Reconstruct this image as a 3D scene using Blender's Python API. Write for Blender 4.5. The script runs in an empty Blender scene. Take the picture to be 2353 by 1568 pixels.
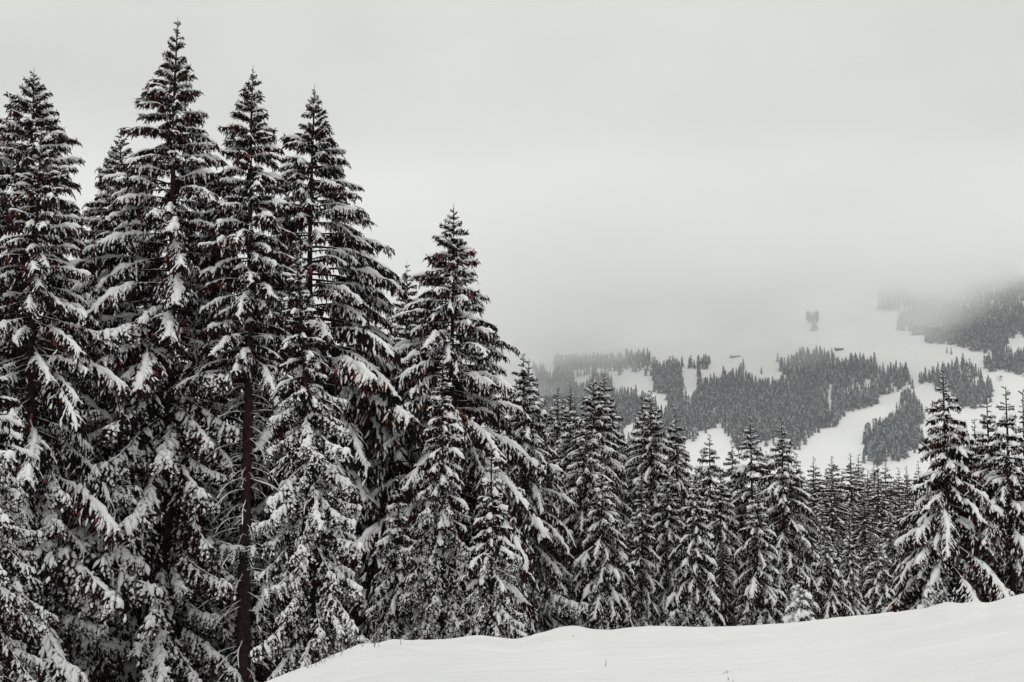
import bpy, math, random
import numpy as np
from mathutils import Matrix, Vector, noise as mnoise

sc = bpy.context.scene
R = math.radians
# ------------------------------------------------------------------ camera
F = 2523.0; PITCH = R(4.0)                       # focal length in photo pixels at width 2353
cam_d = bpy.data.cameras.new('camera'); cam = bpy.data.objects.new('camera', cam_d)
sc.collection.objects.link(cam); sc.camera = cam
cam.location = (0, 0, 0); cam.rotation_euler = (math.pi/2 + PITCH, 0, 0)
cam_d.lens = 36.0*F/2353.0; cam_d.clip_start = 0.1; cam_d.clip_end = 30000
# ------------------------------------------------------------------ world and sun
SUN_EL, SUN_AZ = R(52), R(200)
world = bpy.data.worlds.new('World'); sc.world = world; world.use_nodes = True
nt = world.node_tree; nt.nodes.clear()
def N(tree, t, **kw):
    n = tree.nodes.new(t)
    for k, v in kw.items(): setattr(n, k, v)
    return n
def L(tree, a, b): tree.links.new(a, b)
out = N(nt, 'ShaderNodeOutputWorld'); bg = N(nt, 'ShaderNodeBackground')
bg.inputs['Strength'].default_value = 0.1
sky = N(nt, 'ShaderNodeTexSky', sky_type='NISHITA', sun_disc=False, sun_elevation=SUN_EL, sun_rotation=SUN_AZ)
bw = N(nt, 'ShaderNodeRGBToBW'); L(nt, sky.outputs[0], bw.inputs[0])
tc = N(nt, 'ShaderNodeTexCoord'); sx = N(nt, 'ShaderNodeSeparateXYZ'); L(nt, tc.outputs['Generated'], sx.inputs[0])
# overcast dome: darker towards the horizon, brightest overhead
ramp = N(nt, 'ShaderNodeValToRGB'); L(nt, sx.outputs['Z'], ramp.inputs[0])
cr = ramp.color_ramp
cr.elements[0].position = 0.0; cr.elements[0].color = (5.6, 5.7, 5.5, 1)
cr.elements[1].position = 1.0; cr.elements[1].color = (10.8, 10.8, 10.5, 1)
e = cr.elements.new(0.12); e.color = (5.9, 6.0, 5.8, 1)
e = cr.elements.new(0.34); e.color = (7.5, 7.6, 7.25, 1)
mp = N(nt, 'ShaderNodeMapping'); mp.inputs['Scale'].default_value = (1, 1, 2.2); L(nt, tc.outputs['Generated'], mp.inputs[0])
nz = N(nt, 'ShaderNodeTexNoise'); L(nt, mp.outputs[0], nz.inputs['Vector'])
nz.inputs['Scale'].default_value = 2.6; nz.inputs['Detail'].default_value = 4; nz.inputs['Roughness'].default_value = 0.5
mr = N(nt, 'ShaderNodeMapRange'); L(nt, nz.outputs[0], mr.inputs[0])
mr.inputs[1].default_value = 0.3; mr.inputs[2].default_value = 0.7; mr.inputs[3].default_value = 0.90; mr.inputs[4].default_value = 1.07
mul = N(nt, 'ShaderNodeVectorMath', operation='SCALE'); L(nt, ramp.outputs[0], mul.inputs[0]); L(nt, mr.outputs[0], mul.inputs['Scale'])
mix = N(nt, 'ShaderNodeMix', data_type='RGBA'); mix.inputs[0].default_value = 0.9
L(nt, bw.outputs[0], mix.inputs[6]); L(nt, mul.outputs[0], mix.inputs[7])
L(nt, mix.outputs[2], bg.inputs['Color']); L(nt, bg.outputs[0], out.inputs[0])
sd = bpy.data.lights.new('sun', 'SUN'); sd.energy = 0.6; sd.angle = R(30); sd.color = (1, .98, .95)
sun = bpy.data.objects.new('sun', sd); sc.collection.objects.link(sun)
# light comes from behind the camera, a little to the right
sdir = Vector((math.sin(SUN_AZ)*math.cos(SUN_EL), math.cos(SUN_AZ)*math.cos(SUN_EL), math.sin(SUN_EL)))
sun.rotation_euler = sdir.to_track_quat('Z', 'Y').to_euler()
sc.view_settings.view_transform = 'Standard'; sc.view_settings.look = 'None'
sc.view_settings.exposure = 0.0; sc.view_settings.gamma = 1.0; sc.view_settings.use_curve_mapping = False
cy = sc.cycles
cy.max_bounces = 16; cy.diffuse_bounces = 3; cy.glossy_bounces = 1; cy.transmission_bounces = 1
cy.volume_bounces = 14; cy.transparent_max_bounces = 4
cy.use_denoising = True
# ------------------------------------------------------------------ helpers
rng = np.random.default_rng(7)
random.seed(7)
C = sc.collection.objects
CP, SP = math.cos(PITCH), math.sin(PITCH)
def at(px, py, D):
    """world point at forward distance D on the line of sight of photo position px, py"""
    cx = (px-1176.5)/F; cyy = (784.0-py)/F
    k = D/(CP - cyy*SP)
    return np.array((cx*k, D, (SP + cyy*CP)*k))
def project(P):
    x, y, z = P[:, 0], P[:, 1], P[:, 2]
    d = y*CP + z*SP; v = -y*SP + z*CP
    return 1176.5 + F*x/d, 784.0 - F*v/d
def mat(name, col, rough=0.8, spec=0.2):
    m = bpy.data.materials.new(name); m.use_nodes = True
    b = m.node_tree.nodes['Principled BSDF']
    b.inputs['Base Color'].default_value = (*col, 1); b.inputs['Roughness'].default_value = rough
    b.inputs['Specular IOR Level'].default_value = spec
    return m, m.node_tree, b
def noise_mix(t, b, c1, c2, scale, lo=0.35, hi=0.65, coord='Object', detail=3):
    tcn = N(t, 'ShaderNodeTexCoord'); n = N(t, 'ShaderNodeTexNoise'); L(t, tcn.outputs[coord], n.inputs['Vector'])
    n.inputs['Scale'].default_value = scale; n.inputs['Detail'].default_value = detail
    r = N(t, 'ShaderNodeMapRange'); L(t, n.outputs[0], r.inputs[0]); r.inputs[1].default_value = lo; r.inputs[2].default_value = hi
    mx = N(t, 'ShaderNodeMix', data_type='RGBA'); L(t, r.outputs[0], mx.inputs[0])
    mx.inputs[6].default_value = (*c1, 1); mx.inputs[7].default_value = (*c2, 1)
    L(t, mx.outputs[2], b.inputs['Base Color'])
    return tcn, n, mx
def bump(t, b, vec, scale, dist, strength=1.0, detail=4, rough=0.5):
    n = N(t, 'ShaderNodeTexNoise'); L(t, vec, n.inputs['Vector']); n.inputs['Scale'].default_value = scale
    n.inputs['Detail'].default_value = detail; n.inputs['Roughness'].default_value = rough
    bp = N(t, 'ShaderNodeBump'); bp.inputs['Distance'].default_value = dist; bp.inputs['Strength'].default_value = strength
    L(t, n.outputs[0], bp.inputs['Height']); L(t, bp.outputs[0], b.inputs['Normal'])
    return bp
# materials
m_ground, t, b = mat('ground_snow', (.8, .8, .78), .65, .25)
tcn, n1, mx = noise_mix(t, b, (.77, .775, .765), (.83, .83, .815), .35)
mpp = N(t, 'ShaderNodeMapping'); mpp.inputs['Rotation'].default_value = (0, 0, .35); mpp.inputs['Scale'].default_value = (.35, 1.6, 1)
L(t, tcn.outputs['Object'], mpp.inputs[0]); bump(t, b, mpp.outputs[0], 1.6, .12, .55, 5, .45)
m_snow, t, b = mat('branch_snow', (.84, .845, .84), .6, .25)
tcn = N(t, 'ShaderNodeTexCoord'); bump(t, b, tcn.outputs['Object'], 18, .02, .6)
m_needle, t, b = mat('needles', (.03, .02, .018), .9, .04)
tcn = N(t, 'ShaderNodeTexCoord'); oi = N(t, 'ShaderNodeObjectInfo')
n = N(t, 'ShaderNodeTexNoise'); L(t, tcn.outputs['Object'], n.inputs['Vector']); n.inputs['Scale'].default_value = 5
ad = N(t, 'ShaderNodeMath', operation='ADD'); L(t, n.outputs[0], ad.inputs[0]); L(t, oi.outputs['Random'], ad.inputs[1])
r = N(t, 'ShaderNodeMapRange'); L(t, ad.outputs[0], r.inputs[0]); r.inputs[1].default_value = .5; r.inputs[2].default_value = 1.5
mx = N(t, 'ShaderNodeMix', data_type='RGBA'); L(t, r.outputs[0], mx.inputs[0])
mx.inputs[6].default_value = (.030, .010, .008, 1); mx.inputs[7].default_value = (.008, .0085, .007, 1)
L(t, mx.outputs[2], b.inputs['Base Color'])
m_needle_dull, t, b = mat('needles_dull', (.02, .019, .017), .85, .1)
m_wood, t, b = mat('twig_bark', (.024, .015, .013), .9, .05)
m_cone, t, b = mat('cones', (.17, .042, .028), .7, .1)
m_bark, t, b = mat('trunk_bark', (.05, .03, .026), .9, .1)
tcn, n1, mx = noise_mix(t, b, (.016, .010, .009), (.045, .024, .02), 7)
mpp = N(t, 'ShaderNodeMapping'); mpp.inputs['Scale'].default_value = (1, 1, .35)
L(t, tcn.outputs['Object'], mpp.inputs[0]); bump(t, b, mpp.outputs[0], 14, .03, 1.0)
m_far, t, b = mat('far_needles', (.03, .03, .03), .9, .05)
tcf, nf, mxf = noise_mix(t, b, (.009, .014, .017), (.33, .38, .42), .5, .45, .66, 'Object', 3)
gp = N(t, 'ShaderNodeNewGeometry'); L(t, gp.outputs['Position'], nf.inputs['Vector'])
t = m_far.node_tree; n8 = N(t, 'ShaderNodeTexNoise'); L(t, gp.outputs['Position'], n8.inputs['Vector']); n8.inputs['Scale'].default_value = .13; n8.inputs['Detail'].default_value = 1
r8 = N(t, 'ShaderNodeMapRange'); L(t, n8.outputs[0], r8.inputs[0]); r8.inputs[1].default_value = .35; r8.inputs[2].default_value = .65; r8.inputs[3].default_value = -.13; r8.inputs[4].default_value = .08
a8 = N(t, 'ShaderNodeMath', operation='ADD'); L(t, nf.outputs[0], a8.inputs[0]); L(t, r8.outputs[0], a8.inputs[1])
for l_ in list(t.links):
    if l_.from_node == nf and l_.to_node.type == 'MAP_RANGE': L(t, a8.outputs[0], l_.to_socket)

m_grass, t, b = mat('dry_grass', (.07, .055, .04), .9, .1)
m_hut, t, b = mat('hut_wood', (.05, .04, .035), .9, .1); noise_mix(t, b, (.03, .025, .02), (.08, .065, .05), 2)

def mesh_np(name, V, Fq, mats, mi=None, smooth=None):
    """V (n,3); Fq list of arrays of faces (each array m x k)"""
    me = bpy.data.meshes.new(name)
    V = np.asarray(V, dtype=np.float32)
    loops = np.concatenate([f.ravel() for f in Fq]).astype(np.int32)
    tot = np.concatenate([np.full(len(f), f.shape[1], np.int32) for f in Fq])
    st = np.concatenate(([0], np.cumsum(tot)[:-1])).astype(np.int32)
    me.vertices.add(len(V)); me.vertices.foreach_set('co', V.ravel())
    me.loops.add(len(loops)); me.loops.foreach_set('vertex_index', loops)
    me.polygons.add(len(tot)); me.polygons.foreach_set('loop_start', st); me.polygons.foreach_set('loop_total', tot)
    for m in mats: me.materials.append(m)
    if mi is not None: me.polygons.foreach_set('material_index', np.asarray(mi, np.int32))
    if smooth is not None: me.polygons.foreach_set('use_smooth', np.asarray(smooth, bool))
    me.update(calc_edges=True); me.validate()
    return me
def obj(name, me, parent=None, loc=None):
    o = bpy.data.objects.new(name, me); C.link(o)
    if parent: o.parent = parent
    if loc is not None: o.location = loc
    return o
def tag(o, label=None, cat=None, group=None, kind=None):
    if label: o['label'] = label
    if cat: o['category'] = cat
    if group: o['group'] = group
    if kind: o['kind'] = kind
    return o

class Buf:
    """collects tubes as vertex and quad/tri arrays"""
    def __init__(s): s.v = []; s.q = []; s.m = []; s.n = 0
    def add(s, V, Q, m):
        s.v.append(V); s.q.append(Q + s.n); s.m.append(np.full(len(Q), m, np.int32)); s.n += len(V)
    def tube(s, P, rad, sides, m, flat=1.0, lift=0.0):
        """tube along points P with radii rad; flat squashes it in z, closed to a point at both ends by small radii"""
        P = np.asarray(P, float); n = len(P)
        rad = np.asarray(rad, float)
        T = np.gradient(P, axis=0); T /= np.linalg.norm(T, axis=1)[:, None] + 1e-9
        up = np.array((0, 0, 1.0)); 
        S = np.cross(T, up); ln = np.linalg.norm(S, axis=1)
        S[ln < .15] = np.cross(T[ln < .15], np.array((1.0, 0, 0)))
        S /= np.linalg.norm(S, axis=1)[:, None] + 1e-9
        U = np.cross(S, T)
        a = np.arange(sides)*2*math.pi/sides
        ca, sa = np.cos(a), np.sin(a)
        if rad.ndim == 1: rad = np.repeat(rad[:, None], sides, 1)
        V = P[:, None, :] + S[:, None, :]*(ca[None, :]*rad)[:, :, None] + U[:, None, :]*(sa[None, :]*rad*flat)[:, :, None]
        V[:, :, 2] += lift
        i = np.arange(n-1)[:, None]*sides; j = np.arange(sides)[None, :]; j2 = (j+1) % sides
        Q = np.stack((i+j, i+j2, i+sides+j2, i+sides+j), -1).reshape(-1, 4)
        s.add(V.reshape(-1, 3), Q, m)
    def arrays(s): return np.concatenate(s.v), np.concatenate(s.q), np.concatenate(s.m)

# ------------------------------------------------------------------ terrain
CREST = np.array([(-900, 1960), (0, 1790), (400, 1665), (560, 1596), (610, 1571), (690, 1538), (735, 1524), (762, 1508), (800, 1494), (835, 1480),
    (872, 1478), (905, 1468), (955, 1472), (1000, 1471), (1050, 1466), (1100, 1459), (1140, 1464), (1180, 1469), (1215, 1463), (1250, 1453),
    (1285, 1440), (1322, 1437), (1350, 1445), (1395, 1448), (1440, 1442), (1500, 1438), (1600, 1441), (1680, 1439), (1800, 1432), (1900, 1421),
    (1960, 1414), (2040, 1408), (2100, 1402), (2135, 1390), (2162, 1382), (2195, 1387), (2225, 1382), (2255, 1386), (2300, 1372), (2353, 1361), (2700, 1330), (3400, 1320)], float)
_cx = np.arange(-900, 3401, 20.0); _cy = np.interp(_cx, CREST[:, 0], CREST[:, 1])
_fine = np.interp(np.arange(-900, 3401, 4.0), CREST[:, 0], CREST[:, 1])
def _gs(a, w):
    k = np.exp(-.5*(np.arange(-3*w, 3*w+1)/w)**2); k /= k.sum(); return np.convolve(np.pad(a, 3*w, mode='edge'), k, 'valid')
CREST_S = np.stack((_cx, _gs(_cy, 9)), 1)
CREST = np.stack((np.arange(-900, 3401, 4.0), _gs(_fine, 2)), 1)
BACK_R = np.array([30, 36, 60, 100, 150, 200, 300, 420, 700, 1000, 1400, 1700, 1850, 2000, 2200, 2400, 2600, 2900, 3200, 3600, 4200, 6500], float)
BACK_Z = np.array([-7.0, -8.2, -12.3, -19.2, -27.6, -36, -58, -90, -135, -145, -122, -81, -44, -4, 52, 114, 175, 282, 406, 560, 640, 660], float)
def smooth(a, b, x):
    t = np.clip((x-a)/(b-a), 0, 1); return t*t*(3-2*t)
def waves(X, Y, seed, lam, n=7):
    g = np.random.default_rng(seed); o = 0
    for i in range(n):
        a = g.uniform(0, math.pi*2); l = lam*g.uniform(.6, 1.7); o = o + np.sin((X*math.cos(a)+Y*math.sin(a))*2*math.pi/l + g.uniform(0, 6.28))
    return o/math.sqrt(n)
def ground_z(X, Y):
    X = np.asarray(X, float); Y = np.asarray(Y, float)
    r = np.hypot(X, Y) + 1e-6; th = np.arctan2(X, Y); ath = np.abs(th)
    thc = np.clip(th, -1.0, 1.0)
    px = 1176.5 + F*np.tan(thc)
    py = np.interp(px, CREST[:, 0], CREST[:, 1])
    cyy = (784-py)/F; s = (SP+cyy*CP)/(CP-cyy*SP)*np.cos(thc)
    pys = np.interp(px, CREST_S[:, 0], CREST_S[:, 1]); cys = (784-pys)/F; ss = (SP+cys*CP)/(CP-cys*SP)*np.cos(thc)
    rc = 24.0 + 1.6*np.sin(th*9)
    s = ss + (s-ss)*smooth(.72, .98, r/rc)
    s = s + (-.2*.5 - s)*smooth(1.0, 3.0, ath)
    # foreground: from the feet (1.7 m below the eye) to the crest, then falling away behind it
    u = r/rc
    fore = -1.7 + (s*rc + 1.7)*u + .05*waves(X, Y, 3, 7)*np.clip(1-u, 0, 1)*np.clip(u*3, 0, 1)
    D = r*np.cos(np.clip(th, -1.2, 1.2))
    back = np.interp(r, BACK_R, BACK_Z) + .08*np.clip(X, -28, 26)*smooth(20, 36, r)*(1-smooth(150, 400, r))
    back = back + .12*waves(X, Y, 5, 6)*smooth(34, 44, r)*(1-smooth(200, 300, r))
    fore = fore + .022*waves(X, Y, 21, 1.3, 9)*smooth(.7, .9, u)*(1-smooth(.98, 1.05, u))
    w = smooth(1.0, 1.55, u)
    drop = s*rc + (r-rc)*s*1.02 - .35*np.maximum(r-rc, 0)*smooth(1.0, 1.25, u)*.5
    z = np.where(u < 1, fore, drop*(1-w) + back*w)
    # far mountain: lower towards the left, rolling
    pxx = 1176.5 + F*np.tan(np.clip(th, -.7, .7))
    zmax = np.interp(pxx, [0, 1300, 1700, 2000, 2353, 3000], [120, 150, 270, 450, 580, 600])
    zf = z + smooth(1300, 1700, r)*(13*waves(X, Y, 11, 700) + 5*waves(X, Y, 12, 230))
    zf = np.where(zf > zmax-60, zmax-60 + 60*(1-np.exp(-np.maximum(zf-zmax+60, 0)/60)), zf)
    z = np.where(r > 1300, zf, z)
    # the slope goes on rising behind the camera
    hill = smooth(1.3, 2.4, ath)
    z = z*(1-hill) + hill*(-1.7 + .22*np.minimum(r, 1500)*smooth(0, 40, r))
    return z
def polar_sheet(name, radii, angs, material):
    A, RR = np.meshgrid(angs, radii); X = RR*np.sin(A); Y = RR*np.cos(A)
    Z = ground_z(X, Y)
    V = np.stack((X, Y, Z), -1).reshape(-1, 3); n = len(angs)
    i = np.arange(len(radii)-1)[:, None]*n; j = np.arange(n)[None, :]; j2 = (j+1) % n
    Q = np.stack((i+j, i+n+j, i+n+j2, i+j2), -1).reshape(-1, 4)
    return V, Q, n
fov = R(29)
angs = np.concatenate((np.linspace(-fov, fov, 440), np.linspace(fov, 2*math.pi-fov, 92)[1:-1]))
r1 = np.concatenate(([0.02, .5, 1, 1.5], np.linspace(2, 44, 150), np.geomspace(45, 420, 50)))
V, Q, n = polar_sheet('g', r1, angs, m_ground)
g = obj('snowy_ground', mesh_np('snowy_ground', V, [Q], [m_ground], smooth=np.ones(len(Q)))); tag(g, kind='structure')
r2 = np.concatenate((np.geomspace(420, 1500, 20), np.linspace(1520, 3400, 130), np.geomspace(3450, 9000, 14)))
V, Q, n = polar_sheet('m', r2, angs, m_ground)
g = obj('mountain_terrain', mesh_np('mountain_terrain', V, [Q], [m_ground], smooth=np.ones(len(Q)))); tag(g, kind='structure')

# ------------------------------------------------------------------ branches
DOWN = np.array((0, 0, -1.0))
def grow(p, d, ln, n, gravity, g, wob=.06):
    P = [p.copy()]; d = d/np.linalg.norm(d)
    for i in range(n):
        d = d + DOWN*gravity*ln/n + g.normal(0, wob, 3)*np.array((1, 1, .5)); d /= np.linalg.norm(d)
        P.append(P[-1] + d*ln/n)
    return np.array(P)
def branch(seed, Ln, light=False, snowy=1.0, cones=0, bare=False):
    """a spruce bough along +x: wood and needles in one buffer, the snow lying on it in another.
       side twigs fall off the ridge like a roof, with a fringe of hanging twigs below"""
    g = np.random.default_rng(seed); W = Buf(); S = Buf()
    na = 9 if light else 14
    s = np.linspace(0, 1, na); arc = g.uniform(.04, .16); tip = g.uniform(.06, .30) if Ln > 1.4 else g.uniform(-.02, .15)
    yb = g.normal(0, .05)
    A = np.stack((s*Ln*.97, Ln*(yb*s**2 + .012*np.sin(s*9+seed)), Ln*(.05*s - arc*s**2 - tip*s**3.5)), 1)
    r0 = .012 + .009*Ln
    W.tube(A, r0*(1-s*.8), 4 if light else 5, 0)
    # snow along the ridge
    ms = 14 if light else max(12, int(Ln/.09))
    ss = np.linspace(.04 if Ln > .7 else .0, 1.015, ms)
    AP = np.stack([np.interp(ss, s, A[:, k]) for k in range(3)], 1)
    prof = (.014 + .058*smooth(.28, .62, ss)*(1+.25*smooth(.7, .95, ss)))*(0.85+.15*min(1, Ln/2.0))*snowy
    if bare: prof = .022*np.ones(ms)
    lump = 1 + .30*np.sin(ss*Ln*7+seed) * g.uniform(.5, 1) + g.normal(0, .14, ms)
    rr = prof*np.clip(lump, .35, 1.8); gap = g.random(ms) < (.10 if Ln < 1.2 else .06); rr[gap] *= .35
    rr[0] *= .2; rr[-1] *= .15
    side = 5 if light else 7
    RR = rr[:, None]*np.clip(1 + g.normal(0, .12, (ms, side)), .6, 1.5)
    AP[:, 2] += rr*.55 + r0*(1-ss*.8)*.6
    S.tube(AP, RR, side, 0, flat=.95)
    if bare:
        for k in range(int(g.integers(3, 7))):
            s0 = g.uniform(.3, .95); p = np.array([np.interp(s0, s, A[:, q]) for q in range(3)])
            P = grow(p, np.array((.7, g.choice([-1, 1])*g.uniform(.4, .9), -.1)), Ln*g.uniform(.1, .25), 3, .8, g)
            W.tube(P, np.array([.008, .007, .005, .002]), 3, 0); P[:, 2] += .012; S.tube(P[:], np.array([.006, .014, .012, .003]), 4, 0)
        return W, S
    sp = (.15 if light else .074)*(1 if Ln > 1.4 else .8)
    nl = max(5, int(Ln*.86/sp))
    start = .30 if Ln > 2.2 else .20 if Ln > 1.4 else .06
    for k in range(nl):
        s0 = start + (1-start)*(k+g.uniform(0, .8))/nl
        p = np.array([np.interp(s0, s, A[:, q]) for q in range(3)])
        for sd in (-1, 1):
            if g.random() < .12: continue
            wd = smooth(start-.12, .5, s0)*(1.0-.55*s0**3)
            ll = (.10 + .27*Ln**.72*wd)*g.uniform(.5, 1.25)*(1+.28*math.sin(s0*Ln*5.5+seed*1.7+sd))
            if s0 < .38 and Ln > 1.4 and g.random() < .45: ll *= .5
            fwd = .55 + .6*s0
            d = np.array((fwd, sd*g.uniform(.65, 1.0), .05 - .25*g.random()))
            ns = 4 if light else 6
            P = grow(p, d, ll, ns, 2.4/max(.35, ll)*.55*g.uniform(.5, 1.3), g, .07)
            tt = np.linspace(0, 1, ns+1)
            W.tube(P, .014*(1-.3*tt)+.004 if not light else .022*(1-.3*tt), 3, 1)
            # hanging fringe
            nh = max(2, int(ll/(.10 if light else .048)))
            for h in range(nh):
                q = (h+g.uniform(.2, 1))/nh; pp = np.array([np.interp(q, tt, P[:, c]) for c in range(3)])
                hl = g.uniform(.10, .36)*(.5+.5*wd)*(1.0 if Ln > 1.4 else .72 if Ln > .9 else .5)
                dd = np.array((g.normal(.18, .25), g.normal(sd*.15, .3), -1.0))
                dd /= np.linalg.norm(dd)
                th = g.uniform(.013, .023)*(1.6 if light else 1)
                H = np.array([pp, pp+dd*hl*.35+g.normal(0, .012, 3), pp+dd*hl*.75+g.normal(0, .015, 3), pp+dd*hl])
                W.tube(H, np.array([th*.5, th*1.15, th*.8, .002]), 3, 1)
                if g.random() < .24*snowy:
                    H2 = H[:3].copy(); H2 += np.array((0, sd*.012, .012)); S.tube(H2, np.array([.014, .03, .006])*(1.2 if light else 1), 4, 0)
            # short needled spikes lift off the ridge and side twigs
            # snow on the side twig: fingers down the roof
            if g.random() < .95*min(1, snowy+.15):
                cov = np.clip(g.beta(1.8, 1.5)*(.55+.5*s0), .22, 1.0)
                m2 = 5 if light else max(5, int(ll*cov/.055)+2)
                t2 = np.linspace(0, cov, m2); PP = np.stack([np.interp(t2, tt, P[:, c]) for c in range(3)], 1)
                r2 = (.018 + .025*smooth(.25, .6, s0))*(1.45 if light else 1.12)*snowy**.5*g.uniform(.7, 1.3)*(0.9+.1*min(1, Ln/2))
                rr = r2*(1-.62*t2)*np.clip(1+g.normal(0, .28, m2), .4, 1.7); rr[-1] *= .25; rr[g.random(m2) < .13] *= .3
                PP[:, 2] += rr*.45+.008
                sd2 = 4 if light else 5
                S.tube(PP, rr[:, None]*np.clip(1+g.normal(0, .15, (m2, sd2)), .5, 1.5), sd2, 0, flat=.75)
    # needles along the axis
    for k in range(int(Ln/(.14 if light else .07))):
        s0 = g.uniform(.08, 1); pp = np.array([np.interp(s0, s, A[:, q]) for q in range(3)])
        hl = g.uniform(.12, .34)*(1.0 if Ln > .9 else .55)
        dd = np.array((g.normal(.1, .2), g.normal(0, .3), -1.0)); dd /= np.linalg.norm(dd)
        H = np.array([pp, pp+dd*hl*.4, pp+dd*hl]); W.tube(H, np.array([.012, .026, .002])*(1.3 if light else 1), 3, 1)
    for k in range(4 if Ln < 1.2 else 6):     # spiky tip
        pp = A[-1]*1.0; dd = np.array((g.uniform(.4, 1), g.normal(0, .5), g.normal(.1, .35))); dd /= np.linalg.norm(dd)
        hl = g.uniform(.08, .2); H = np.array([pp-dd*.05, pp+dd*hl*.4, pp+dd*hl]); W.tube(H, np.array([.012, .02, .002]), 3, 1)
    for k in range(cones):
        s0 = g.uniform(.45, 1); pp = np.array([np.interp(s0, s, A[:, q]) for q in range(3)]) + np.array((0, g.normal(0, .14*Ln**.5), -.04-.05*g.random()))
        hl = g.uniform(.11, .16); H = np.array([pp, pp+DOWN*hl*.3, pp+DOWN*hl*.7, pp+DOWN*hl]); W.tube(H, np.array([.012, .03, .025, .004]), 6, 2)
    return W, S
def tuft_branch(seed, Ln, snowy=1.0):
    """an old lower bough: thin snow line on the limb, side branchlets hanging down and carrying small separate tufts of snow"""
    g = np.random.default_rng(seed); W = Buf(); S = Buf(); na = 14
    s = np.linspace(0, 1, na); arc = g.uniform(.25, .55)
    A = np.stack((s*Ln*.95, Ln*(g.normal(0, .06)*s**2 + .015*np.sin(s*8+seed)), Ln*(.06*s - arc*s**2 + g.uniform(.05, .3)*s**4)), 1)
    W.tube(A, (.011+.008*Ln)*(1-s*.8), 5, 0)
    ms = int(Ln/.09); ss = np.linspace(.03, 1, ms); AP = np.stack([np.interp(ss, s, A[:, k]) for k in range(3)], 1)
    rr = (.010+.016*ss)*np.clip(1+g.normal(0, .35, ms), .3, 1.8)*snowy; rr[g.random(ms) < .25] *= .3; rr[0] = rr[-1] = .004
    AP[:, 2] += rr*.6+(.011+.008*Ln)*(1-ss*.8)*.6; S.tube(AP, rr, 5, 0, flat=.8)
    nl = int(Ln/.095)
    for k in range(nl):
        s0 = .12+.88*(k+g.uniform(0, .9))/nl
        p = np.array([np.interp(s0, s, A[:, q]) for q in range(3)])
        for sd in (-1, 1):
            if g.random() < .15: continue
            ll = (.22+.26*Ln**.5*math.sin(min(1, s0*1.15)*math.pi*.62))*g.uniform(.55, 1.25)*(1.25-.55*s0)
            d = np.array((.35+.6*s0, sd*g.uniform(.3, .95), -.25-.5*g.random())); ns = 5
            P = grow(p, d, ll, ns, g.uniform(1.6, 3.6), g, .09); tt = np.linspace(0, 1, ns+1)
            W.tube(P, .011*(1-.4*tt)+.003, 3, 1)
            hvy = g.random() < .72*(.45+.9*s0)
            nh = int(ll/.032)
            for h in range(nh):
                q = (h+g.uniform(.2, 1))/nh; pp = np.array([np.interp(q, tt, P[:, c]) for c in range(3)])
                hl = g.uniform(.07, .20)*(1.15-.5*q)
                dd = np.array((g.normal(.25, .4), g.normal(sd*.25, .5), -g.uniform(.35, 1.1))); dd /= np.linalg.norm(dd); th = g.uniform(.010, .018)
                H = np.array([pp, pp+dd*hl*.4, pp+dd*hl*.8, pp+dd*hl]); W.tube(H, np.array([th*.6, th*1.2, th*.9, .002]), 3, 1)
                if g.random() < (.42 if hvy else .08)*snowy:
                    H2 = H[:3].copy(); H2[:, 2] += .014; rs = g.uniform(.022, .045); S.tube(H2, np.array([rs*.5, rs, rs*.35]), 5, 0, flat=.8)
            if hvy and g.random() < .75:
                c = g.uniform(.3, .8); t2 = np.linspace(g.uniform(0, .2), c, 5); PP = np.stack([np.interp(t2, tt, P[:, q]) for q in range(3)], 1)
                r2 = g.uniform(.045, .085)*snowy; PP[:, 2] += r2*.5; S.tube(PP, r2*np.array([.35, .9, 1.1, .8, .2])*np.clip(1+g.normal(0, .2, 5), .6, 1.4), 5, 0, flat=.8)
    return W, S
LIB = {}
def lib(kind, n, Ln, **kw):
    LIB[kind] = []
    for i in range(n):
        k2 = dict(kw); ov = k2.pop('over', 1.0); k2['snowy'] = ov*[1.05, .75, 1.25, .55, .9, 1.1, .75][i % 7]
        W, S = tuft_branch(hash_(kind)+i*17, Ln, k2['snowy']) if kind.startswith('tuft') else branch(hash_(kind)+i*17, Ln, **k2)
        v, q, m = W.arrays(); a = mesh_np('branch', v, [q], [m_wood, m_needle, m_cone], m)
        v2, q2, m2 = S.arrays(); b_ = mesh_np('snow', v2, [q2], [m_snow], m2, np.ones(len(q2)))
        LIB[kind].append((a, b_, Ln))
def hash_(s): return sum(ord(c)*(i+3) for i, c in enumerate(s)) % 9973
lib('long', 7, 3.1); lib('long_cones', 3, 3.1, cones=11)
lib('medium', 7, 1.8); lib('medium_cones', 4, 1.8, cones=10)
lib('short', 5, 1.0); lib('short_cones', 4, 1.0, cones=11)
lib('tuft_long', 6, 3.0); lib('tuft_medium', 6, 1.8); lib('young', 4, .75, over=2.0); lib('tiny', 5, .5); lib('bare', 4, 1.9, bare=True)
LIGHT = {}
for kind, Ln in (('long', 2.6), ('medium', 1.7), ('short', 1.0), ('tiny', .5)):
    LIGHT[kind] = []
    for i in range(4):
        W, S = branch(900+hash_(kind)+i*13, Ln, light=True, snowy=[.65, .4, .75, .5][i]); LIGHT[kind].append((W.arrays(), S.arrays(), Ln))
print('LIB tris', sum(len(a.polygons)+len(b_.polygons) for k in LIB.values() for a, b_, _ in k)*2,
      'light', {k: (2*(len(v[0][0][1])+len(v[0][1][1]))) for k, v in LIGHT.items()})

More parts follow.
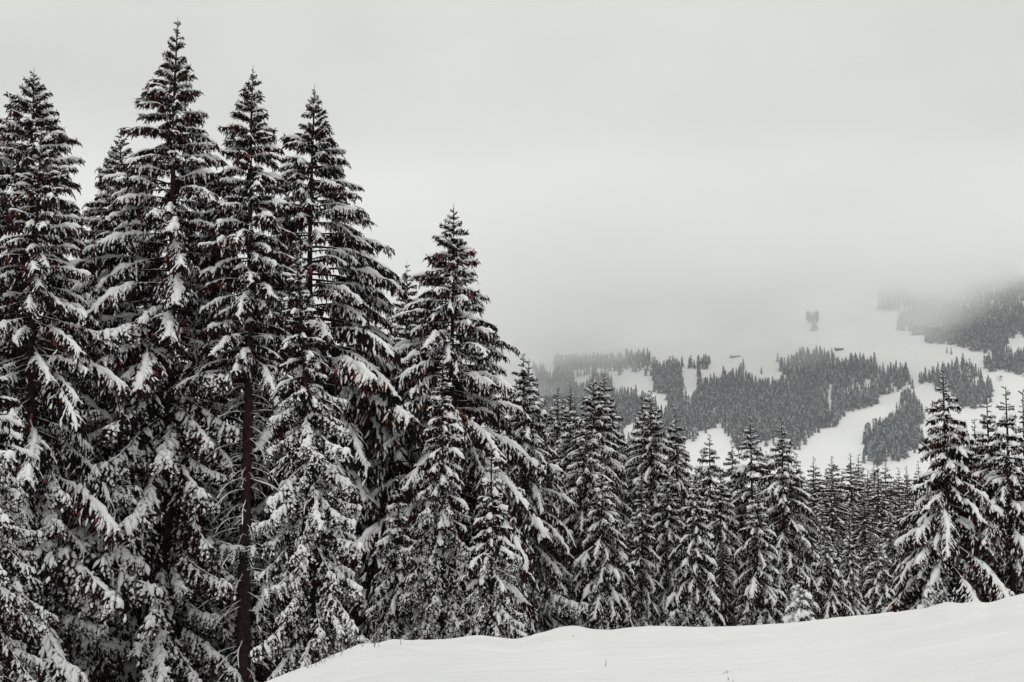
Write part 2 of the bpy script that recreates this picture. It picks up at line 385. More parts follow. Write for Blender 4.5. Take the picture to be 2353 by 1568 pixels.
def trunk_mesh(H, r0, seed):
    g = np.random.default_rng(seed); n = 40; B = Buf()
    z = np.linspace(-.6, H, n); t = np.clip(z/H, 0, 1)
    rad = r0*(1-t)**.85*(1+.55*np.exp(-np.maximum(z, 0)/.35)) + .008; rad[-1] = .004
    cx = .003*H*np.sin(z*.35+seed)*t; cyy = .003*H*np.cos(z*.28+seed*2)*t
    P = np.stack((cx, cyy, z), 1)
    RR = rad[:, None]*np.clip(1+g.normal(0, .05, (n, 10)), .8, 1.2)
    B.tube(P, RR, 10, 0)
    v, q, m = B.arrays()
    return mesh_np('trunk', v, [q], [m_bark], m, np.ones(len(q))), (lambda zz: (np.interp(zz, z, cx), np.interp(zz, z, cyy)))
def layout(H, Rb, k, droop, seed, bare_from=1.1, dens=1.0, dz0=.5, skew=0):
    """positions of the boughs of one tree: (z, azimuth, pitch, length)"""
    g = np.random.default_rng(seed); out_ = []
    f = min(1.0, H/8.0); z = H-max(.2, .016*H)*(.5+.5*f); az = g.uniform(0, 6.28); nfull = 0
    lop = g.uniform(0, 6.28)
    while z > .5*f:
        t = (H-z)/H
        nb = 4 if t < .09 else (5 if t < .3 else int(round(5*dens + g.uniform(-.5, .6))))
        for i in range(nb):
            a = az + i*2*math.pi/nb + g.normal(0, .22)
            rr = 1.2*Rb*H*(1-math.exp(-(t/k)**1.3))
            rr = max(rr, (.10+.06*g.random())*f)*(g.uniform(.70, 1.18) if t > .25 else g.uniform(.72, 1.08))*(1+.10*math.cos(a-lop)+.08*math.sin(t*23+a*2+seed))
            if g.random() < .06: rr *= .6
            rr *= 1+skew*math.cos(a)*min(1, t*2)
            pitch = np.interp(t, [0, .03, .08, .16, .3, .5, .8, 1], [48, 38, 24, 10, 0, -8, -17, -22]) - droop*min(1, t/.35) + g.normal(0, 5)
            out_.append((z + g.normal(0, .10), a, pitch, rr/max(.5, math.cos(R(pitch-8))), t))
        az += 2.4 + g.normal(0, .2)
        z -= np.interp(t, [0, .05, .2, .5, 1], [.24, .28, .38, dz0, dz0*1.05])*g.uniform(.8, 1.2)*f
    return out_
def kind_for(ln, cones, g, t, tuft=1.1):
    if ln > 1.25 and t > tuft + g.uniform(-.12, .12): return 'tuft_long' if ln > 2.3 else 'tuft_medium'
    base = 'tiny' if ln < .62 else 'short' if ln < 1.3 else 'medium' if ln < 2.3 else 'long'
    if base != 'tiny' and cones and g.random() < cones: base += '_cones'
    return base
def branched_tree(px, top, D, label, Rb=.145, k=.25, droop=0, seed=1, cones=.0, bare_from=None, group=None, dz0=.5, lean=0, tuft=.72, skew=0, fixed=None):
    P = at(px, top, D); gz = float(ground_z(P[0], P[1])); H = P[2]-gz
    root = bpy.data.objects.new('spruce_tree', None); C.link(root); root.location = (P[0], P[1], gz)
    root.rotation_euler = (0, R(lean), 0)
    tag(root, label, 'tree', group)
    me, off = trunk_mesh(H, .0105*H+.02, seed); obj('trunk', me, root)
    g = np.random.default_rng(seed+50)
    cnt = 0
    for (z, a, pitch, ln, t) in layout(H, Rb, k, droop, seed, dz0=dz0, skew=skew):
        if bare_from and t > bare_from:
            if g.random() < .25: continue
            kd = 'bare'; ln = g.uniform(1.0, 2.2)*(1.0); pitch = g.uniform(-18, 6)
        else: kd = fixed or kind_for(ln, cones, g, t, tuft)
        if cnt >= 295: break
        cnt += 1
        a_, b_, L0 = LIB[kd][int(g.integers(len(LIB[kd])))]
        s = ln/L0; ox, oy = off(z)
        sx_ = s; sy = s*g.choice([-1, 1])*g.uniform(.9, 1.1); sz = s*g.uniform(.9, 1.15)
        o = bpy.data.objects.new('bare_branch' if kd == 'bare' else 'branch', a_); C.link(o); o.parent = root
        o.location = (ox, oy, z); o.rotation_euler = (g.normal(0, .12), -R(pitch), a); o.scale = (sx_, sy, sz)
        w = bpy.data.objects.new('snow', b_); C.link(w); w.parent = o
    # a few bare twigs between the whorls, close to the trunk
    if H > 15:
        for i in range(min(295-cnt, int(H*1.6))):
            z = g.uniform(.12, .78)*H; a_, b_, L0 = LIB['bare'][int(g.integers(4))]; s = g.uniform(.35, .75); ox, oy = off(z)
            o = bpy.data.objects.new('bare_branch', a_); C.link(o); o.parent = root
            o.location = (ox, oy, z); o.rotation_euler = (0, R(g.uniform(0, 14)), g.uniform(0, 6.28)); o.scale = (s, s, s)
            w = bpy.data.objects.new('snow', b_); C.link(w); w.parent = o
    return root
# crowns for the trees further back: needles in one mesh and snow in another, shared between trees
def crown_pair(H, Rb, k, droop, seed, dz0=.5, dens=1.0):
    g = np.random.default_rng(seed+9)
    outs = [[[], [], [], 0], [[], [], [], 0]]
    for (z, a, pitch, ln, t) in layout(H, Rb, k, droop, seed, dens=dens, dz0=dz0):
        kd = 'tiny' if ln < .62 else 'short' if ln < 1.25 else 'medium' if ln < 2.1 else 'long'
        w, s_, L0 = LIGHT[kd][int(g.integers(4))]
        sc_ = ln/L0
        M = (Matrix.Rotation(a, 3, 'Z') @ Matrix.Rotation(-R(pitch), 3, 'Y'))
        M = np.array(M)*sc_; M[:, 1] *= g.choice([-1, 1])
        for o_, (v, q, m) in zip(outs, (w, s_)):
            o_[0].append(v @ M.T + np.array((0, 0, z))); o_[1].append(q + o_[3]); o_[2].append(np.minimum(m, 1)); o_[3] += len(v)
    W, S = outs
    return (mesh_np('crown', np.concatenate(W[0]), [np.concatenate(W[1])], [m_wood, m_needle], np.concatenate(W[2])),
            mesh_np('snow', np.concatenate(S[0]), [np.concatenate(S[1])], [m_snow], np.zeros(len(np.concatenate(S[1]))), np.ones(len(np.concatenate(S[1])))), H)
CROWNS = [crown_pair(16, .14, .36, 6, 101, .52), crown_pair(16, .15, .4, 14, 102, .55), crown_pair(16, .125, .3, 2, 103, .5), crown_pair(12, .17, .6, 10, 104, .5)]
TRUNKS = {}
def plain_tree(px, top, D, label, v=0, group=None, wide=1.0, rot=None, kmax=99):
    P = at(px, top, D); gz = float(ground_z(P[0], P[1])); H = P[2]-gz
    root = bpy.data.objects.new('spruce_tree', None); C.link(root); root.location = (P[0], P[1], gz)
    tag(root, label, 'tree', group)
    cw, cs, H0 = CROWNS[v]
    if v not in TRUNKS: TRUNKS[v] = trunk_mesh(H0, .17, v+3)[0]
    s = H/H0; root.rotation_euler = (0, 0, random.uniform(0, 6.28) if rot is None else rot)
    wide *= random.uniform(1.0, 1.45); root.scale = (s*wide, s*wide, s)
    obj('trunk', TRUNKS[v], root); obj('crown', cw, root); obj('snow', cs, root)
    return root

# ------------------------------------------------------------------ the near stand on the left
T = branched_tree
T(75, 152, 50, 'tall spruce with a ragged blunt top behind the pale-topped one at the left edge', Rb=0.135, k=0.22, seed=11, cones=.2, tuft=0.6)
T(92, 285, 42, 'snow-laden spruce before the ragged blunt one at the left edge, its sharp top pale', Rb=0.145, k=0.28, droop=8, seed=12, cones=.6, dz0=0.46, tuft=0.55)
T(-30, 720, 31, 'spruce cut off by the left edge, only its drooping right-hand branches in view', Rb=.15, k=.3, droop=12, seed=13, tuft=0.3)
T(283, 292, 56, 'spruce top showing in the gap left of the tallest tree', Rb=.11, k=.22, seed=14, cones=.2)
T(408, 35, 46, 'tallest spruce of the stand with rust-red cones and long arched snowy branches', Rb=.14, k=.34, droop=0, seed=15, cones=.8, dz0=0.53, tuft=0.5, skew=-.26)
T(582, 150, 45.4, 'slim spruce right of the tallest one, its lower trunk bare down to the snow', Rb=0.082, k=0.18, seed=16, cones=.3, bare_from=.50)
T(720, 192, 50, 'tall broad spruce with an open top, tall tops and the tallest tree to its left', Rb=0.165, k=0.3, droop=0, seed=17, cones=.3, tuft=.8, skew=0.22, dz0=0.48)
T(752, 545, 37, 'shorter spruce in front of the broad open-topped tree, its snow in small tufts', Rb=0.115, k=0.4, droop=14, seed=18, dz0=.45, tuft=.3, lean=-3.9)
T(933, 600, 70, 'small distant spruce top in the gap between the two broad trees', Rb=.10, k=.25, seed=19)
T(1040, 465, 50, 'broad reddish spruce standing apart against the fog, mid picture', Rb=0.215, k=0.38, droop=2, seed=20, cones=.5, tuft=.85, dz0=0.43)
T(1018, 792, 43, 'thin pale spruce directly in front of the broad reddish one', Rb=0.1, k=.35, droop=14, seed=21, dz0=.45, tuft=.35)
T(1130, 1020, 41, 'short bushy spruce in front at the right foot of the broad reddish one', Rb=0.165, k=.45, droop=12, seed=22, dz0=.42, tuft=.3)
T(1203, 812, 60, 'dark spruce just right of the broad reddish one, top against the mist', Rb=0.18, k=0.35, droop=6, seed=23)
T(915, 1085, 44, 'low spruce in deep shade between the broad trees, speckled with snow', Rb=.16, k=.4, droop=14, seed=24, dz0=.42, tuft=.2)
T(165, 900, 47, 'dim spruce in the shade between the left edge trees and the tallest one', Rb=.14, k=.4, droop=16, seed=26, tuft=0.1)
# right side
T(2166, 845, 44, 'dense dark spruce with heavy snow ribs, standing alone right of the meadow', Rb=0.27, k=0.6, droop=16, seed=31, dz0=0.36, cones=.3)
T(2268, 905, 50, 'narrow spruce top between the heavy-ribbed tree and the right edge', Rb=0.16, k=.4, droop=6, seed=32, cones=.6)
T(2313, 885, 44, 'spruce at the right edge beside the heavy-ribbed one', Rb=0.2, k=0.5, droop=10, seed=33, dz0=0.4)
T(2350, 893, 48, 'spruce half cut off by the right edge of the picture', Rb=.14, k=.5, droop=8, seed=34)
# foreground middle
T(1383, 1060, 60, 'pale pointed spruce at the left front of the middle row, snow in a herringbone', Rb=0.2, k=0.45, droop=18, seed=41, dz0=0.4)
T(1598, 1070, 62, 'middle spruce of the row with snow ribs falling both sides like a fishbone', Rb=0.165, k=0.4, droop=16, seed=42, dz0=0.4)
T(1796, 959, 66, 'dark spiked spruce with a knobbly top at the right end of the middle row', Rb=0.18, k=0.38, droop=8, seed=43, dz0=0.4)
T(1725, 956, 70, 'slender spruce left of the dark spiked one', Rb=0.15, k=0.32, droop=8, seed=44, dz0=0.4)
T(1496, 896, 74, 'taller of the twin spruces behind the middle row', Rb=0.155, k=0.3, droop=4, seed=45, dz0=0.4)
T(1838, 1300, 42, 'small young spruce thick with snow in front of the dark spiked one', Rb=0.45, k=1.0, droop=4, seed=46, dz0=0.42, fixed='young')
T(1362, 857, 72, 'tall spruce of the middle row with a crooked snowy top, left of its twin', Rb=0.155, k=0.28, droop=4, seed=47, dz0=0.4)
T(1951, 1170, 76, 'brownish thin-branched spruce like a bottlebrush beside the meadow', Rb=.18, k=.8, droop=16, seed=48, dz0=.42)

# ------------------------------------------------------------------ mid trees
mids = [
 (1217, 822, 66, 2, 'spruce top touching the dark one right of the broad reddish tree'),
 (1282, 884, 82, 1, 'leftmost spruce of the pair with tops just left of the crooked snowy one'),
 (1310, 880, 78, 2, 'rounded snowy spruce between the pair\'s left top and the crooked one'),
 (1386, 853, 76, 0, 'right-hand twin of the tall crooked-topped spruce'),
 (1345, 930, 68, 1, 'pale spruce before the crooked-topped one'),
 (1475, 899, 80, 2, 'darker left-hand one of the twin spruces'),
 (1553, 935, 74, 0, 'spruce with a thin spire right of the twin spruces'),
 (1473, 1085, 66, 1, 'lower spruce at the foot of the twin spruces'),
 (1535, 1060, 72, 0, 'spruce filling the gap right of the twin spruces'),
 (1631, 998, 76, 0, 'spruce top rising just before the small white clearing'),
 (1656, 1085, 68, 1, 'narrow spruce with hanging ribs right of the fishbone one'),
 (1681, 1014, 82, 2, 'thin spruce left of the slender one'),
 (1740, 1110, 64, 1, 'lower spruce standing before the slender one'),
 (1762, 1040, 86, 0, 'short top behind the dark spiked spruce'),
 (1830, 1040, 84, 0, 'spruce right behind the dark spiked one'),
 (1870, 1048, 120, 0, 'first small spruce right of the dark spiked one, against the meadow'),
 (1912, 1047, 115, 2, 'sharp dark small spruce against the white meadow'),
 (1954, 1040, 125, 0, 'left one of two close small spruces below the meadow'),
 (1973, 1045, 128, 1, 'right one of two close small spruces below the meadow'),
 (2008, 1060, 135, 2, 'faint thin spruce below the lower right wood'),
 (2035, 1052, 130, 0, 'frosted spruce left of the heavy-ribbed one'),
 (2064, 1075, 132, 1, 'frosted spruce touching the heavy-ribbed one'),
 (1985, 1130, 100, 2, 'dark middle spruce in the hollow below the meadow'),
 (2045, 1148, 92, 0, 'snowy spruce in the hollow beside the heavy-ribbed one'),
 (1888, 1150, 88, 1, 'snowy spruce in the hollow left of the bottlebrush one'),
 (2098, 1130, 80, 1, 'spruce partly behind the left skirts of the heavy-ribbed one'),
 (2020, 1235, 66, 3, 'low spruce at the left foot of the heavy-ribbed one'),
 (1900, 1225, 66, 3, 'low pale spruce behind the small young one'),
 (2240, 960, 64, 0, 'spruce behind the right shoulder of the heavy-ribbed one'),
]
for i_, (px, top, D, v, lb) in enumerate(mids):
    if D <= 92: T(px, top, D, lb, Rb=[.16, .18, .145, .26][v]*random.uniform(.8, 1.02), k=random.uniform(.28, .42), droop=random.uniform(6, 20), seed=200+i_, dz0=.42, tuft=.8)
    else: plain_tree(px, top, D, lb, v)
grp = 'spruces crowded behind the front rows'
lab_l = 'shaded spruce crowded behind the front row of the left stand'
lab_m = 'shaded spruce crowded behind the middle row'
for (px, top, D) in [(20, 480, 62), (150, 600, 60), (215, 520, 64), (335, 560, 62), (480, 480, 66), (520, 640, 60), (640, 470, 66), (800, 620, 62), (860, 700, 66),
                     (770, 760, 58), (960, 760, 62), (1080, 800, 62), (1130, 850, 66), (905, 900, 56), (610, 860, 58), (60, 860, 58), (250, 820, 58), (985, 1000, 55), (1180, 980, 66)]:
    plain_tree(px, top, D, lab_l, random.choice([0, 1, 2]), grp)
for (px, top, D) in [(1255, 1020, 80), (1320, 1010, 90), (1430, 1000, 92), (1520, 1090, 92), (1580, 1080, 96), (1625, 1100, 92), (1700, 1090, 96), (1500, 1180, 74), (1560, 1190, 74), (1700, 1200, 74), (1660, 1240, 66),
                     (1440, 1190, 66), (1290, 1120, 70), (1240, 1190, 62), (1790, 1120, 80), (1850, 1150, 82), (1935, 1130, 110), (1960, 1150, 105), (2010, 1150, 112), (1925, 1210, 95), (2000, 1210, 90), (2060, 1210, 88),
                     (2110, 1060, 85), (2290, 1000, 66), (2220, 1080, 64), (2330, 1080, 62), (1870, 1230, 84), (2085, 1090, 110), (2120, 1200, 68)]:
    plain_tree(px, top, D, lab_m, random.choice([0, 1, 2]), grp)

for i in range(16):
    plain_tree(1862+i*16+random.uniform(-8, 8), random.uniform(1062, 1165), random.uniform(105, 175), 'thin spruce in the hollow between the middle row and the heavy-ribbed tree', random.choice([0, 1, 2, 3]), 'spruces in the hollow below the meadow')
# ------------------------------------------------------------------ the wooded mountainside
def Z7(pts): return np.array([(1148.8+.5116*u, 574.4+.5116*v) for u, v in pts])
POLY = {
 'main': Z7([(890,605),(920,585),(985,575),(1000,525),(1040,532),(1090,548),(1120,575),(1200,585),(1265,580),(1265,505),(1300,485),(1330,455),(1400,470),(1440,460),(1530,475),(1535,505),(1555,515),(1560,480),(1640,495),(1720,510),(1830,525),(1850,570),(1860,605),(1830,622),(1810,640),(1710,655),(1700,685),(1640,712),(1560,742),(1500,792),(1450,812),(1380,852),(1360,882),(1330,902),(1290,872),(1200,882),(1100,892),(1035,862),(1005,832),(1000,775),(940,812),(880,852),(840,882),(805,862),(800,905),(700,900),(560,960),(170,1000),(170,600),(330,610),(480,612),(500,622),(560,625),(700,690),(750,660),(790,650),(830,640),(870,640)]),
 'left': Z7([(165,530),(230,525),(330,560),(420,530),(500,565),(520,615),(480,640),(330,660),(165,660)]),
 'leftmist': Z7([(165,520),(300,500),(440,505),(640,480),(700,490),(690,535),(540,560),(420,530),(300,545)]),
 'mid1': Z7([(620,575),(640,560),(690,570),(690,615),(625,625)]),
 'mid2': Z7([(685,560),(700,530),(760,510),(820,525),(832,570),(825,630),(790,655),(690,640)]),
 'mid3': Z7([(860,560),(885,550),(885,620),(860,625)]),
 'mid4': Z7([(820,520),(960,490),(935,535),(840,545)]),
 'low': Z7([(1628,872),(1650,830),(1680,800),(1740,792),(1745,745),(1790,695),(1785,655),(1840,645),(1860,672),(1910,692),(1915,742),(1890,792),(1885,862),(1850,925),(1780,965),(1700,975),(1640,945)]),
 'rmid': Z7([(1880,598),(1880,560),(1920,548),(1990,535),(2010,515),(2080,505),(2160,550),(2175,595),(2200,605),(2220,662),(2150,700),(2060,720),(2000,640),(1930,600)]),
 'up': Z7([(1690,240),(1710,130),(1850,60),(2100,40),(2250,60),(2380,120),(2380,410),(2290,392),(2272,402),(2287,492),(2230,492),(2180,462),(2130,450),(2020,428),(1920,412),(1900,382),(1860,382),(1790,355),(1790,325),(1850,272),(1760,285),(1700,265)]),
 'up2': Z7([(2285,492),(2330,482),(2380,480),(2380,590),(2310,565),(2280,545)]),
 'up3': Z7([(2180,485),(2262,495),(2262,540),(2182,540)]),
 'clump': Z7([(1378,305),(1432,318),(1410,350),(1390,378)]),
}
HOLE = {'m1': Z7([(500,585),(560,560),(690,570),(690,600),(640,622),(520,625)]), 'm2': Z7([(832,640),(850,560),(880,555),(890,600),(850,670)]), 'm3': Z7([(330,575),(400,560),(420,580),(350,600)]), 'm4': Z7([(200,520),(245,515),(250,540),(215,548)]), 'strip': Z7([(1478,600),(1490,600),(1494,700),(1482,720),(1474,650)]), 'h2': Z7([(700,690),(755,660),(750,690),(715,720)]), 'h3': Z7([(560,790),(600,780),(590,830),(560,840)])}
def inside(px, py, poly):
    c = np.zeros(len(px), bool); n = len(poly); j = n-1
    for i in range(n):
        xi, yi = poly[i]; xj, yj = poly[j]
        hit = ((yi > py) != (yj > py)) & (px < (xj-xi)*(py-yi)/(yj-yi+1e-12)+xi); c ^= hit; j = i
    return c
sp = 8.2
gx, gy = np.meshgrid(np.arange(-120, 1750, sp), np.arange(1560, 3500, sp))
gx = gx.ravel()+rng.uniform(-.48, .48, gx.size)*sp; gy = gy.ravel()+rng.uniform(-.48, .48, gy.size)*sp
gz = ground_z(gx, gy); PX, PY = project(np.stack((gx, gy, gz), 1))
PXn = PX + rng.normal(0, 3.0, len(PX)) + 5*waves(gx, gy, 61, 90); PYn = PY + rng.normal(0, 2.5, len(PX)) + 3.5*waves(gx, gy, 62, 80)
keep = np.zeros(len(gx), bool)
for k, p in POLY.items(): keep |= inside(PXn, PYn, p) & inside(PXn, PYn-(9 if k in ('main', 'low', 'rmid', 'up', 'left') else 5), p)
for k, p in HOLE.items(): keep &= ~(inside(PX, PY, p) | inside(PX, PY-12, p) | inside(PX, PY-22, p))
keep &= (rng.random(len(gx)) < .90 - .5*smooth(1.0, 1.6, waves(gx, gy, 63, 95))) & (PX > 1190) & (PX < 2420)
pts = np.stack((gx, gy, gz), 1)[keep]; ppx = PX[keep]; ppy = PY[keep]
def far_tree(seed, tiers, sides):
    g = np.random.default_rng(seed); V = []; Fc = []; n = 0
    for i in range(tiers):
        t0 = i/tiers; zt = 1-t0*.92+.02 if i else 1.0; zb = 1-(i+1.35)/tiers*.92
        rb = (.03+.185*((i+1)/tiers)**.8)*g.uniform(.85, 1.15)
        a = np.arange(sides)*2*math.pi/sides + g.uniform(0, 6)
        rr = rb*np.where(np.arange(sides) % 2, .62, 1.0)*g.uniform(.8, 1.2, sides)
        ring = np.stack((rr*np.cos(a), rr*np.sin(a), zb+(rb-rr)*.5+g.normal(0, .012, sides)), 1)
        V.append(np.array([(0, 0, zt)])); V.append(ring)
        j = np.arange(sides); Fc.append(np.stack((np.full(sides, n), n+1+j, n+1+(j+1) % sides), 1)); n += sides+1
    return np.concatenate(V), np.concatenate(Fc)
FT = [far_tree(i, 6, 8) for i in range(6)]
FM = [mesh_np('far_spruce', v, [f], [m_far]) for v, f in FT]
hts = (12 + 16*rng.beta(2.4, 2, len(pts))) * (1+.14*waves(pts[:, 0], pts[:, 1], 77, 120))
# the ones that show largest, as trees of their own
vis = (ppx > 1560) & (ppx < 2353)
score = hts/pts[:, 1]*vis
order = np.argsort(-score)[:190]
sel = np.zeros(len(pts), bool); sel[order] = True
def ftree(p, h, label, group, i):
    o = obj('spruce_tree', FM[i % 6]); o.location = (p[0], p[1], p[2]-.3); o.scale = (h*random.uniform(.85, 1.2), h*random.uniform(.85, 1.2), h)
    o.rotation_euler = (0, 0, random.uniform(0, 6.28)); tag(o, label, 'tree', group)
for q, i in enumerate(order):
    if ppx[i] > 1950 and ppy[i] > 890: lb, gr = 'frosted spruce in the lower wood right of the white meadow', 'spruces of the lower right wood'
    else: lb, gr = 'frosted spruce in the main wood across the mountainside', 'spruces of the main wood'
    ftree(pts[i], hts[i], lb, gr, q)
rest = np.where(~sel)[0]
Vs = []; Fs = []; n = 0
var = rng.integers(0, 6, len(rest)); ang = rng.uniform(0, 6.28, len(rest)); wd = rng.uniform(.85, 1.2, len(rest))
for v_ in range(6):
    idx = rest[var == v_]; a = ang[var == v_]; w_ = wd[var == v_]*hts[idx]
    v, f = FT[v_]
    c, s_ = np.cos(a), np.sin(a)
    X = (v[None, :, 0]*c[:, None]-v[None, :, 1]*s_[:, None])*w_[:, None]+pts[idx, 0][:, None]
    Y = (v[None, :, 0]*s_[:, None]+v[None, :, 1]*c[:, None])*w_[:, None]+pts[idx, 1][:, None]
    Zz = v[None, :, 2]*hts[idx][:, None]+pts[idx, 2][:, None]-.3
    Vs.append(np.stack((X, Y, Zz), -1).reshape(-1, 3)); Fs.append((f[None]+(np.arange(len(idx))*len(v))[:, None, None]).reshape(-1, 3)+n); n += len(idx)*len(v)
wood = obj('mountain_forest', mesh_np('mountain_forest', np.concatenate(Vs), [np.concatenate(Fs)], [m_far]))
tag(wood, 'mass of frosted spruces covering the opposite mountainside', 'forest', kind='stuff')
print('far trees', len(pts), 'tris', sum(len(f) for f in Fs))
def on_mountain(px, py):
    """point of the terrain seen at px, py"""
    D = np.linspace(1500, 3600, 1600); P = np.stack([at(px, py, d) for d in D])
    h = P[:, 2]-ground_z(P[:, 0], P[:, 1]); i = np.where(h < 0)[0]
    return P[i[0]] if len(i) else P[-1]
for i, (px, py, h, lb) in enumerate([(1787, 832, 22, 'single spruce on the snowfield above the main wood, the taller of two'), (1750, 860, 17, 'single small spruce on the snowfield left of the main wood\'s peak'),
        (1708, 850, 26, 'spruce beside the small mound hut on the ridge'), (2097, 893, 20, 'lone spruce in the gap at the right end of the main wood'),
        (2176, 812, 15, 'left of two small spruces on the upper snowfield'), (2186, 815, 15, 'right of two small spruces on the upper snowfield'), (2277, 900, 26, 'lone spruce on the snowy knoll at the right')]):
    ftree(on_mountain(px, py), h, lb, None, i)
# leafless round trees on the meadows
def bare_tree(px, py, h, label):
    p = on_mountain(px, py); g = np.random.default_rng(int(px)); B = Buf(); B2 = Buf()
    B.tube(np.array([(0, 0, -.5), (0, 0, h*.3)]), np.array([h*.035, h*.028]), 6, 0)
    def rec(p0, d, ln, r, k):
        p1 = p0+d*ln; B2.tube(np.array([p0, p1]), np.array([r, r*.65]), 3, 0)
        if k:
            for i in range(4):
                dd = d+g.normal(0, .5, 3); dd /= np.linalg.norm(dd); rec(p1, dd, ln*.72, r*.6, k-1)
    for i in range(6):
        d = np.array((g.normal(0, .6), g.normal(0, .6), 1.0)); d /= np.linalg.norm(d); rec(np.array((0, 0, h*g.uniform(.18, .3))), d, h*.24, h*.014, 3)
    root = bpy.data.objects.new('bare_tree', None); C.link(root); root.location = p; tag(root, label, 'tree')
    for nm, bb in (('trunk', B), ('crown', B2)):
        v, q, m = bb.arrays(); obj(nm, mesh_np(nm, v, [q], [m_wood], m), root)
bare_tree(2012, 975, 13, 'round leafless tree on the white meadow above the lower wood')
bare_tree(2298, 877, 14, 'round leafless tree on the snowy knoll at the right edge')
# huts
def hut(px, py, w, label):
    p = on_mountain(px, py); root = bpy.data.objects.new('mountain_hut', None); C.link(root); root.location = p; tag(root, label, 'hut')
    def pr(nm, prof, x0, x1, m):
        v = [(x0, y, z) for y, z in prof]+[(x1, y, z) for y, z in prof]; k = len(prof)
        f4 = np.array([(i, (i+1) % k, k+(i+1) % k, k+i) for i in range(k)])
        fa = np.array([tuple(range(k))[::-1], tuple(range(k, 2*k))]); return obj(nm, mesh_np(nm, v, [f4, fa], [m]), root)
    pr('wall', [(-4, -3), (4, -3), (4, 3), (0, 5.5), (-4, 3)], -w/2, w/2, m_hut)
    pr('roof', [(-5, 2.6), (0, 5.7), (5, 2.6), (5, 3.2), (0, 6.4), (-5, 3.2)], -w/2-1, w/2+1, m_ground)
    for x in np.linspace(-w/2+2, w/2-2, 4):
        pr('window', [(-4.12, .5), (-4.02, .5), (-4.02, 1.8), (-4.12, 1.8)], x-.6, x+.6, m_wood)
hut(1928, 804, 17, 'long dark low barn with a snowy roof above the main wood')
hut(1690, 821, 24, 'faint long low hut on the misty ridge left of the peak of the main wood')

# ------------------------------------------------------------------ dry stalks in the foreground snow
def on_ground(px, py):
    D = np.linspace(3, 45, 1500); P = np.stack([at(px, py, d) for d in D])
    h = P[:, 2]-ground_z(P[:, 0], P[:, 1]); i = np.where(h < 0)[0]
    return P[i[0]] if len(i) else P[-1]
def stalks(px, py, n, h, spread, label, seed):
    g = np.random.default_rng(seed); p = on_ground(px, py); B = Buf()
    for i in range(n):
        b0 = np.array((g.normal(0, spread), g.normal(0, spread*.6), 0)); b0[2] = float(ground_z(p[0]+b0[0], p[1]+b0[1]))-p[2]-.05
        P = grow(b0, np.array((g.normal(0, .35), g.normal(0, .3), 1.0)), h*g.uniform(.6, 1.2), 6, .5*g.uniform(0, 2)/h*.3, g, .06)
        B.tube(P, np.linspace(.005, .002, 7)*1.3, 3, 0)
        for k in (3, 4):
            if g.random() < .5:
                Q_ = grow(P[k], np.array((g.normal(0, .6), g.normal(0, .4), .8)), h*.25, 2, .1, g); B.tube(Q_, np.array([.004, .003, .002]), 3, 0)
    v, q, m = B.arrays(); o = obj('dry_stalk', mesh_np('dry_stalk', v, [q], [m_grass], m)); o.location = p; tag(o, label, 'dry grass')
stalks(1390, 1532, 1, .22, .01, 'single bent stalk poking out of the snow, bottom centre', 1)
stalks(1318, 1462, 1, .12, .01, 'tiny stalk on the snow crest above the single bent one', 2)
stalks(1640, 1566, 2, .12, .1, 'two thin stalks at the bottom edge of the snow', 3)
stalks(1666, 1548, 2, .11, .06, 'short stalk pair just above the bottom edge', 4)
stalks(748, 1516, 14, .55, .35, 'tuft of dry grass where the snow bank meets the short front spruce', 5)
stalks(700, 1535, 10, .5, .5, 'sparse dry grass at the left start of the snow bank', 6)
stalks(860, 1484, 8, .4, .5, 'short dry stems on the lumpy snow edge right of the grass tuft', 7)

# ------------------------------------------------------------------ air: even haze and the low cloud on the mountain
def box(name, lo, hi, material):
    v = [(x, y, z) for x in (lo[0], hi[0]) for y in (lo[1], hi[1]) for z in (lo[2], hi[2])]
    f = np.array([(0, 1, 3, 2), (4, 6, 7, 5), (0, 4, 5, 1), (2, 3, 7, 6), (0, 2, 6, 4), (1, 5, 7, 3)])
    return obj(name, mesh_np(name, v, [f], [material]))
def volmat(name, dens, col):
    m = bpy.data.materials.new(name); m.use_nodes = True; t = m.node_tree; t.nodes.clear()
    o = N(t, 'ShaderNodeOutputMaterial'); v = N(t, 'ShaderNodeVolumePrincipled'); L(t, v.outputs[0], o.inputs['Volume'])
    v.inputs['Density'].default_value = dens; v.inputs['Color'].default_value = (*col, 1); v.inputs['Anisotropy'].default_value = 0
    return m, t, v
mh, t, v = volmat('haze', .00008, (.96, .98, 1.0))
hz = box('haze', (-9500, -9500, -215), (9500, 9500, 760), mh); tag(hz, 'pale even winter haze over the valley', kind='stuff')
mc, t, v = volmat('cloud', 0, (.990, .991, .992))
tcn = N(t, 'ShaderNodeTexCoord'); s3 = N(t, 'ShaderNodeSeparateXYZ'); L(t, tcn.outputs['Object'], s3.inputs[0])
def M(op, a, b_=None, c=None):
    n = N(t, 'ShaderNodeMath', operation=op)
    for i, x in enumerate((a, b_, c)):
        if x is None: continue
        if hasattr(x, 'links'): L(t, x, n.inputs[i])
        else: n.inputs[i].default_value = x
    return n.outputs[0]
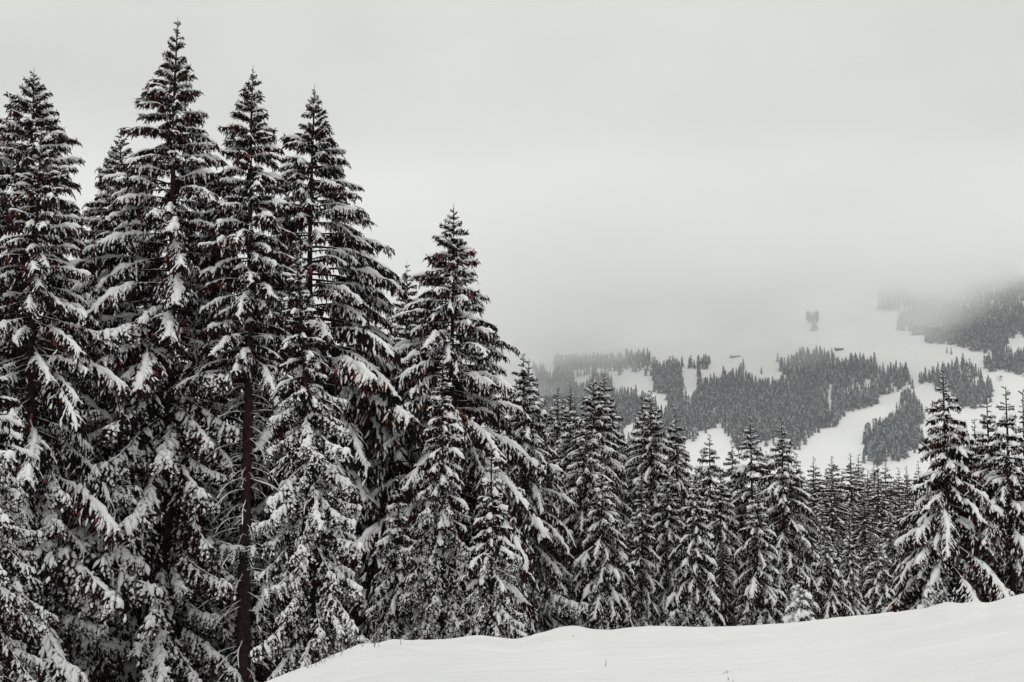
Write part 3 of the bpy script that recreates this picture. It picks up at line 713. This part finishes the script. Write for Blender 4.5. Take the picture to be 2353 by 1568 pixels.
nn = N(t, 'ShaderNodeTexNoise'); mpp = N(t, 'ShaderNodeMapping'); mpp.inputs['Scale'].default_value = (1/340, 1/340, 1/190)
L(t, tcn.outputs['Object'], mpp.inputs[0]); L(t, mpp.outputs[0], nn.inputs['Vector']); nn.inputs['Scale'].default_value = 1; nn.inputs['Detail'].default_value = 6; nn.inputs['Roughness'].default_value = .58
# base of the cloud climbs to the right
basez = M('MULTIPLY_ADD', s3.outputs['X'], .21, -2.0)
hgt = M('SUBTRACT', s3.outputs['Z'], basez)
hgt = M('MULTIPLY_ADD', M('SUBTRACT', nn.outputs[0], .5), 700.0, hgt)
mrr = N(t, 'ShaderNodeMapRange', interpolation_type='SMOOTHSTEP'); L(t, hgt, mrr.inputs[0]); mrr.inputs[1].default_value = 0; mrr.inputs[2].default_value = 170
mrr.inputs[3].default_value = 0; mrr.inputs[4].default_value = .0044
mtop = N(t, 'ShaderNodeMapRange', interpolation_type='SMOOTHSTEP'); L(t, s3.outputs['Z'], mtop.inputs[0]); mtop.inputs[1].default_value = 700; mtop.inputs[2].default_value = 320
n2 = N(t, 'ShaderNodeTexNoise'); mp2 = N(t, 'ShaderNodeMapping'); mp2.inputs['Scale'].default_value = (1/520, 1/520, 1/170); mp2.inputs['Rotation'].default_value = (0, .35, 0)
L(t, tcn.outputs['Object'], mp2.inputs[0]); L(t, mp2.outputs[0], n2.inputs['Vector']); n2.inputs['Scale'].default_value = 1; n2.inputs['Detail'].default_value = 4
m2 = N(t, 'ShaderNodeMapRange'); L(t, n2.outputs[0], m2.inputs[0]); m2.inputs[1].default_value = .38; m2.inputs[2].default_value = .62; m2.inputs[3].default_value = .25; m2.inputs[4].default_value = 1.8
L(t, M('MULTIPLY', M('MULTIPLY', mrr.outputs[0], mtop.outputs[0]), m2.outputs[0]), v.inputs['Density'])
cl = box('low_cloud', (-1600, 1950, 40), (2600, 3900, 705), mc); tag(cl, 'low cloud bank hiding the top of the mountain', kind='stuff')
mc.cycles.volume_step_rate = 1.0
cy.volume_step_rate = 1.0; cy.volume_max_steps = 64
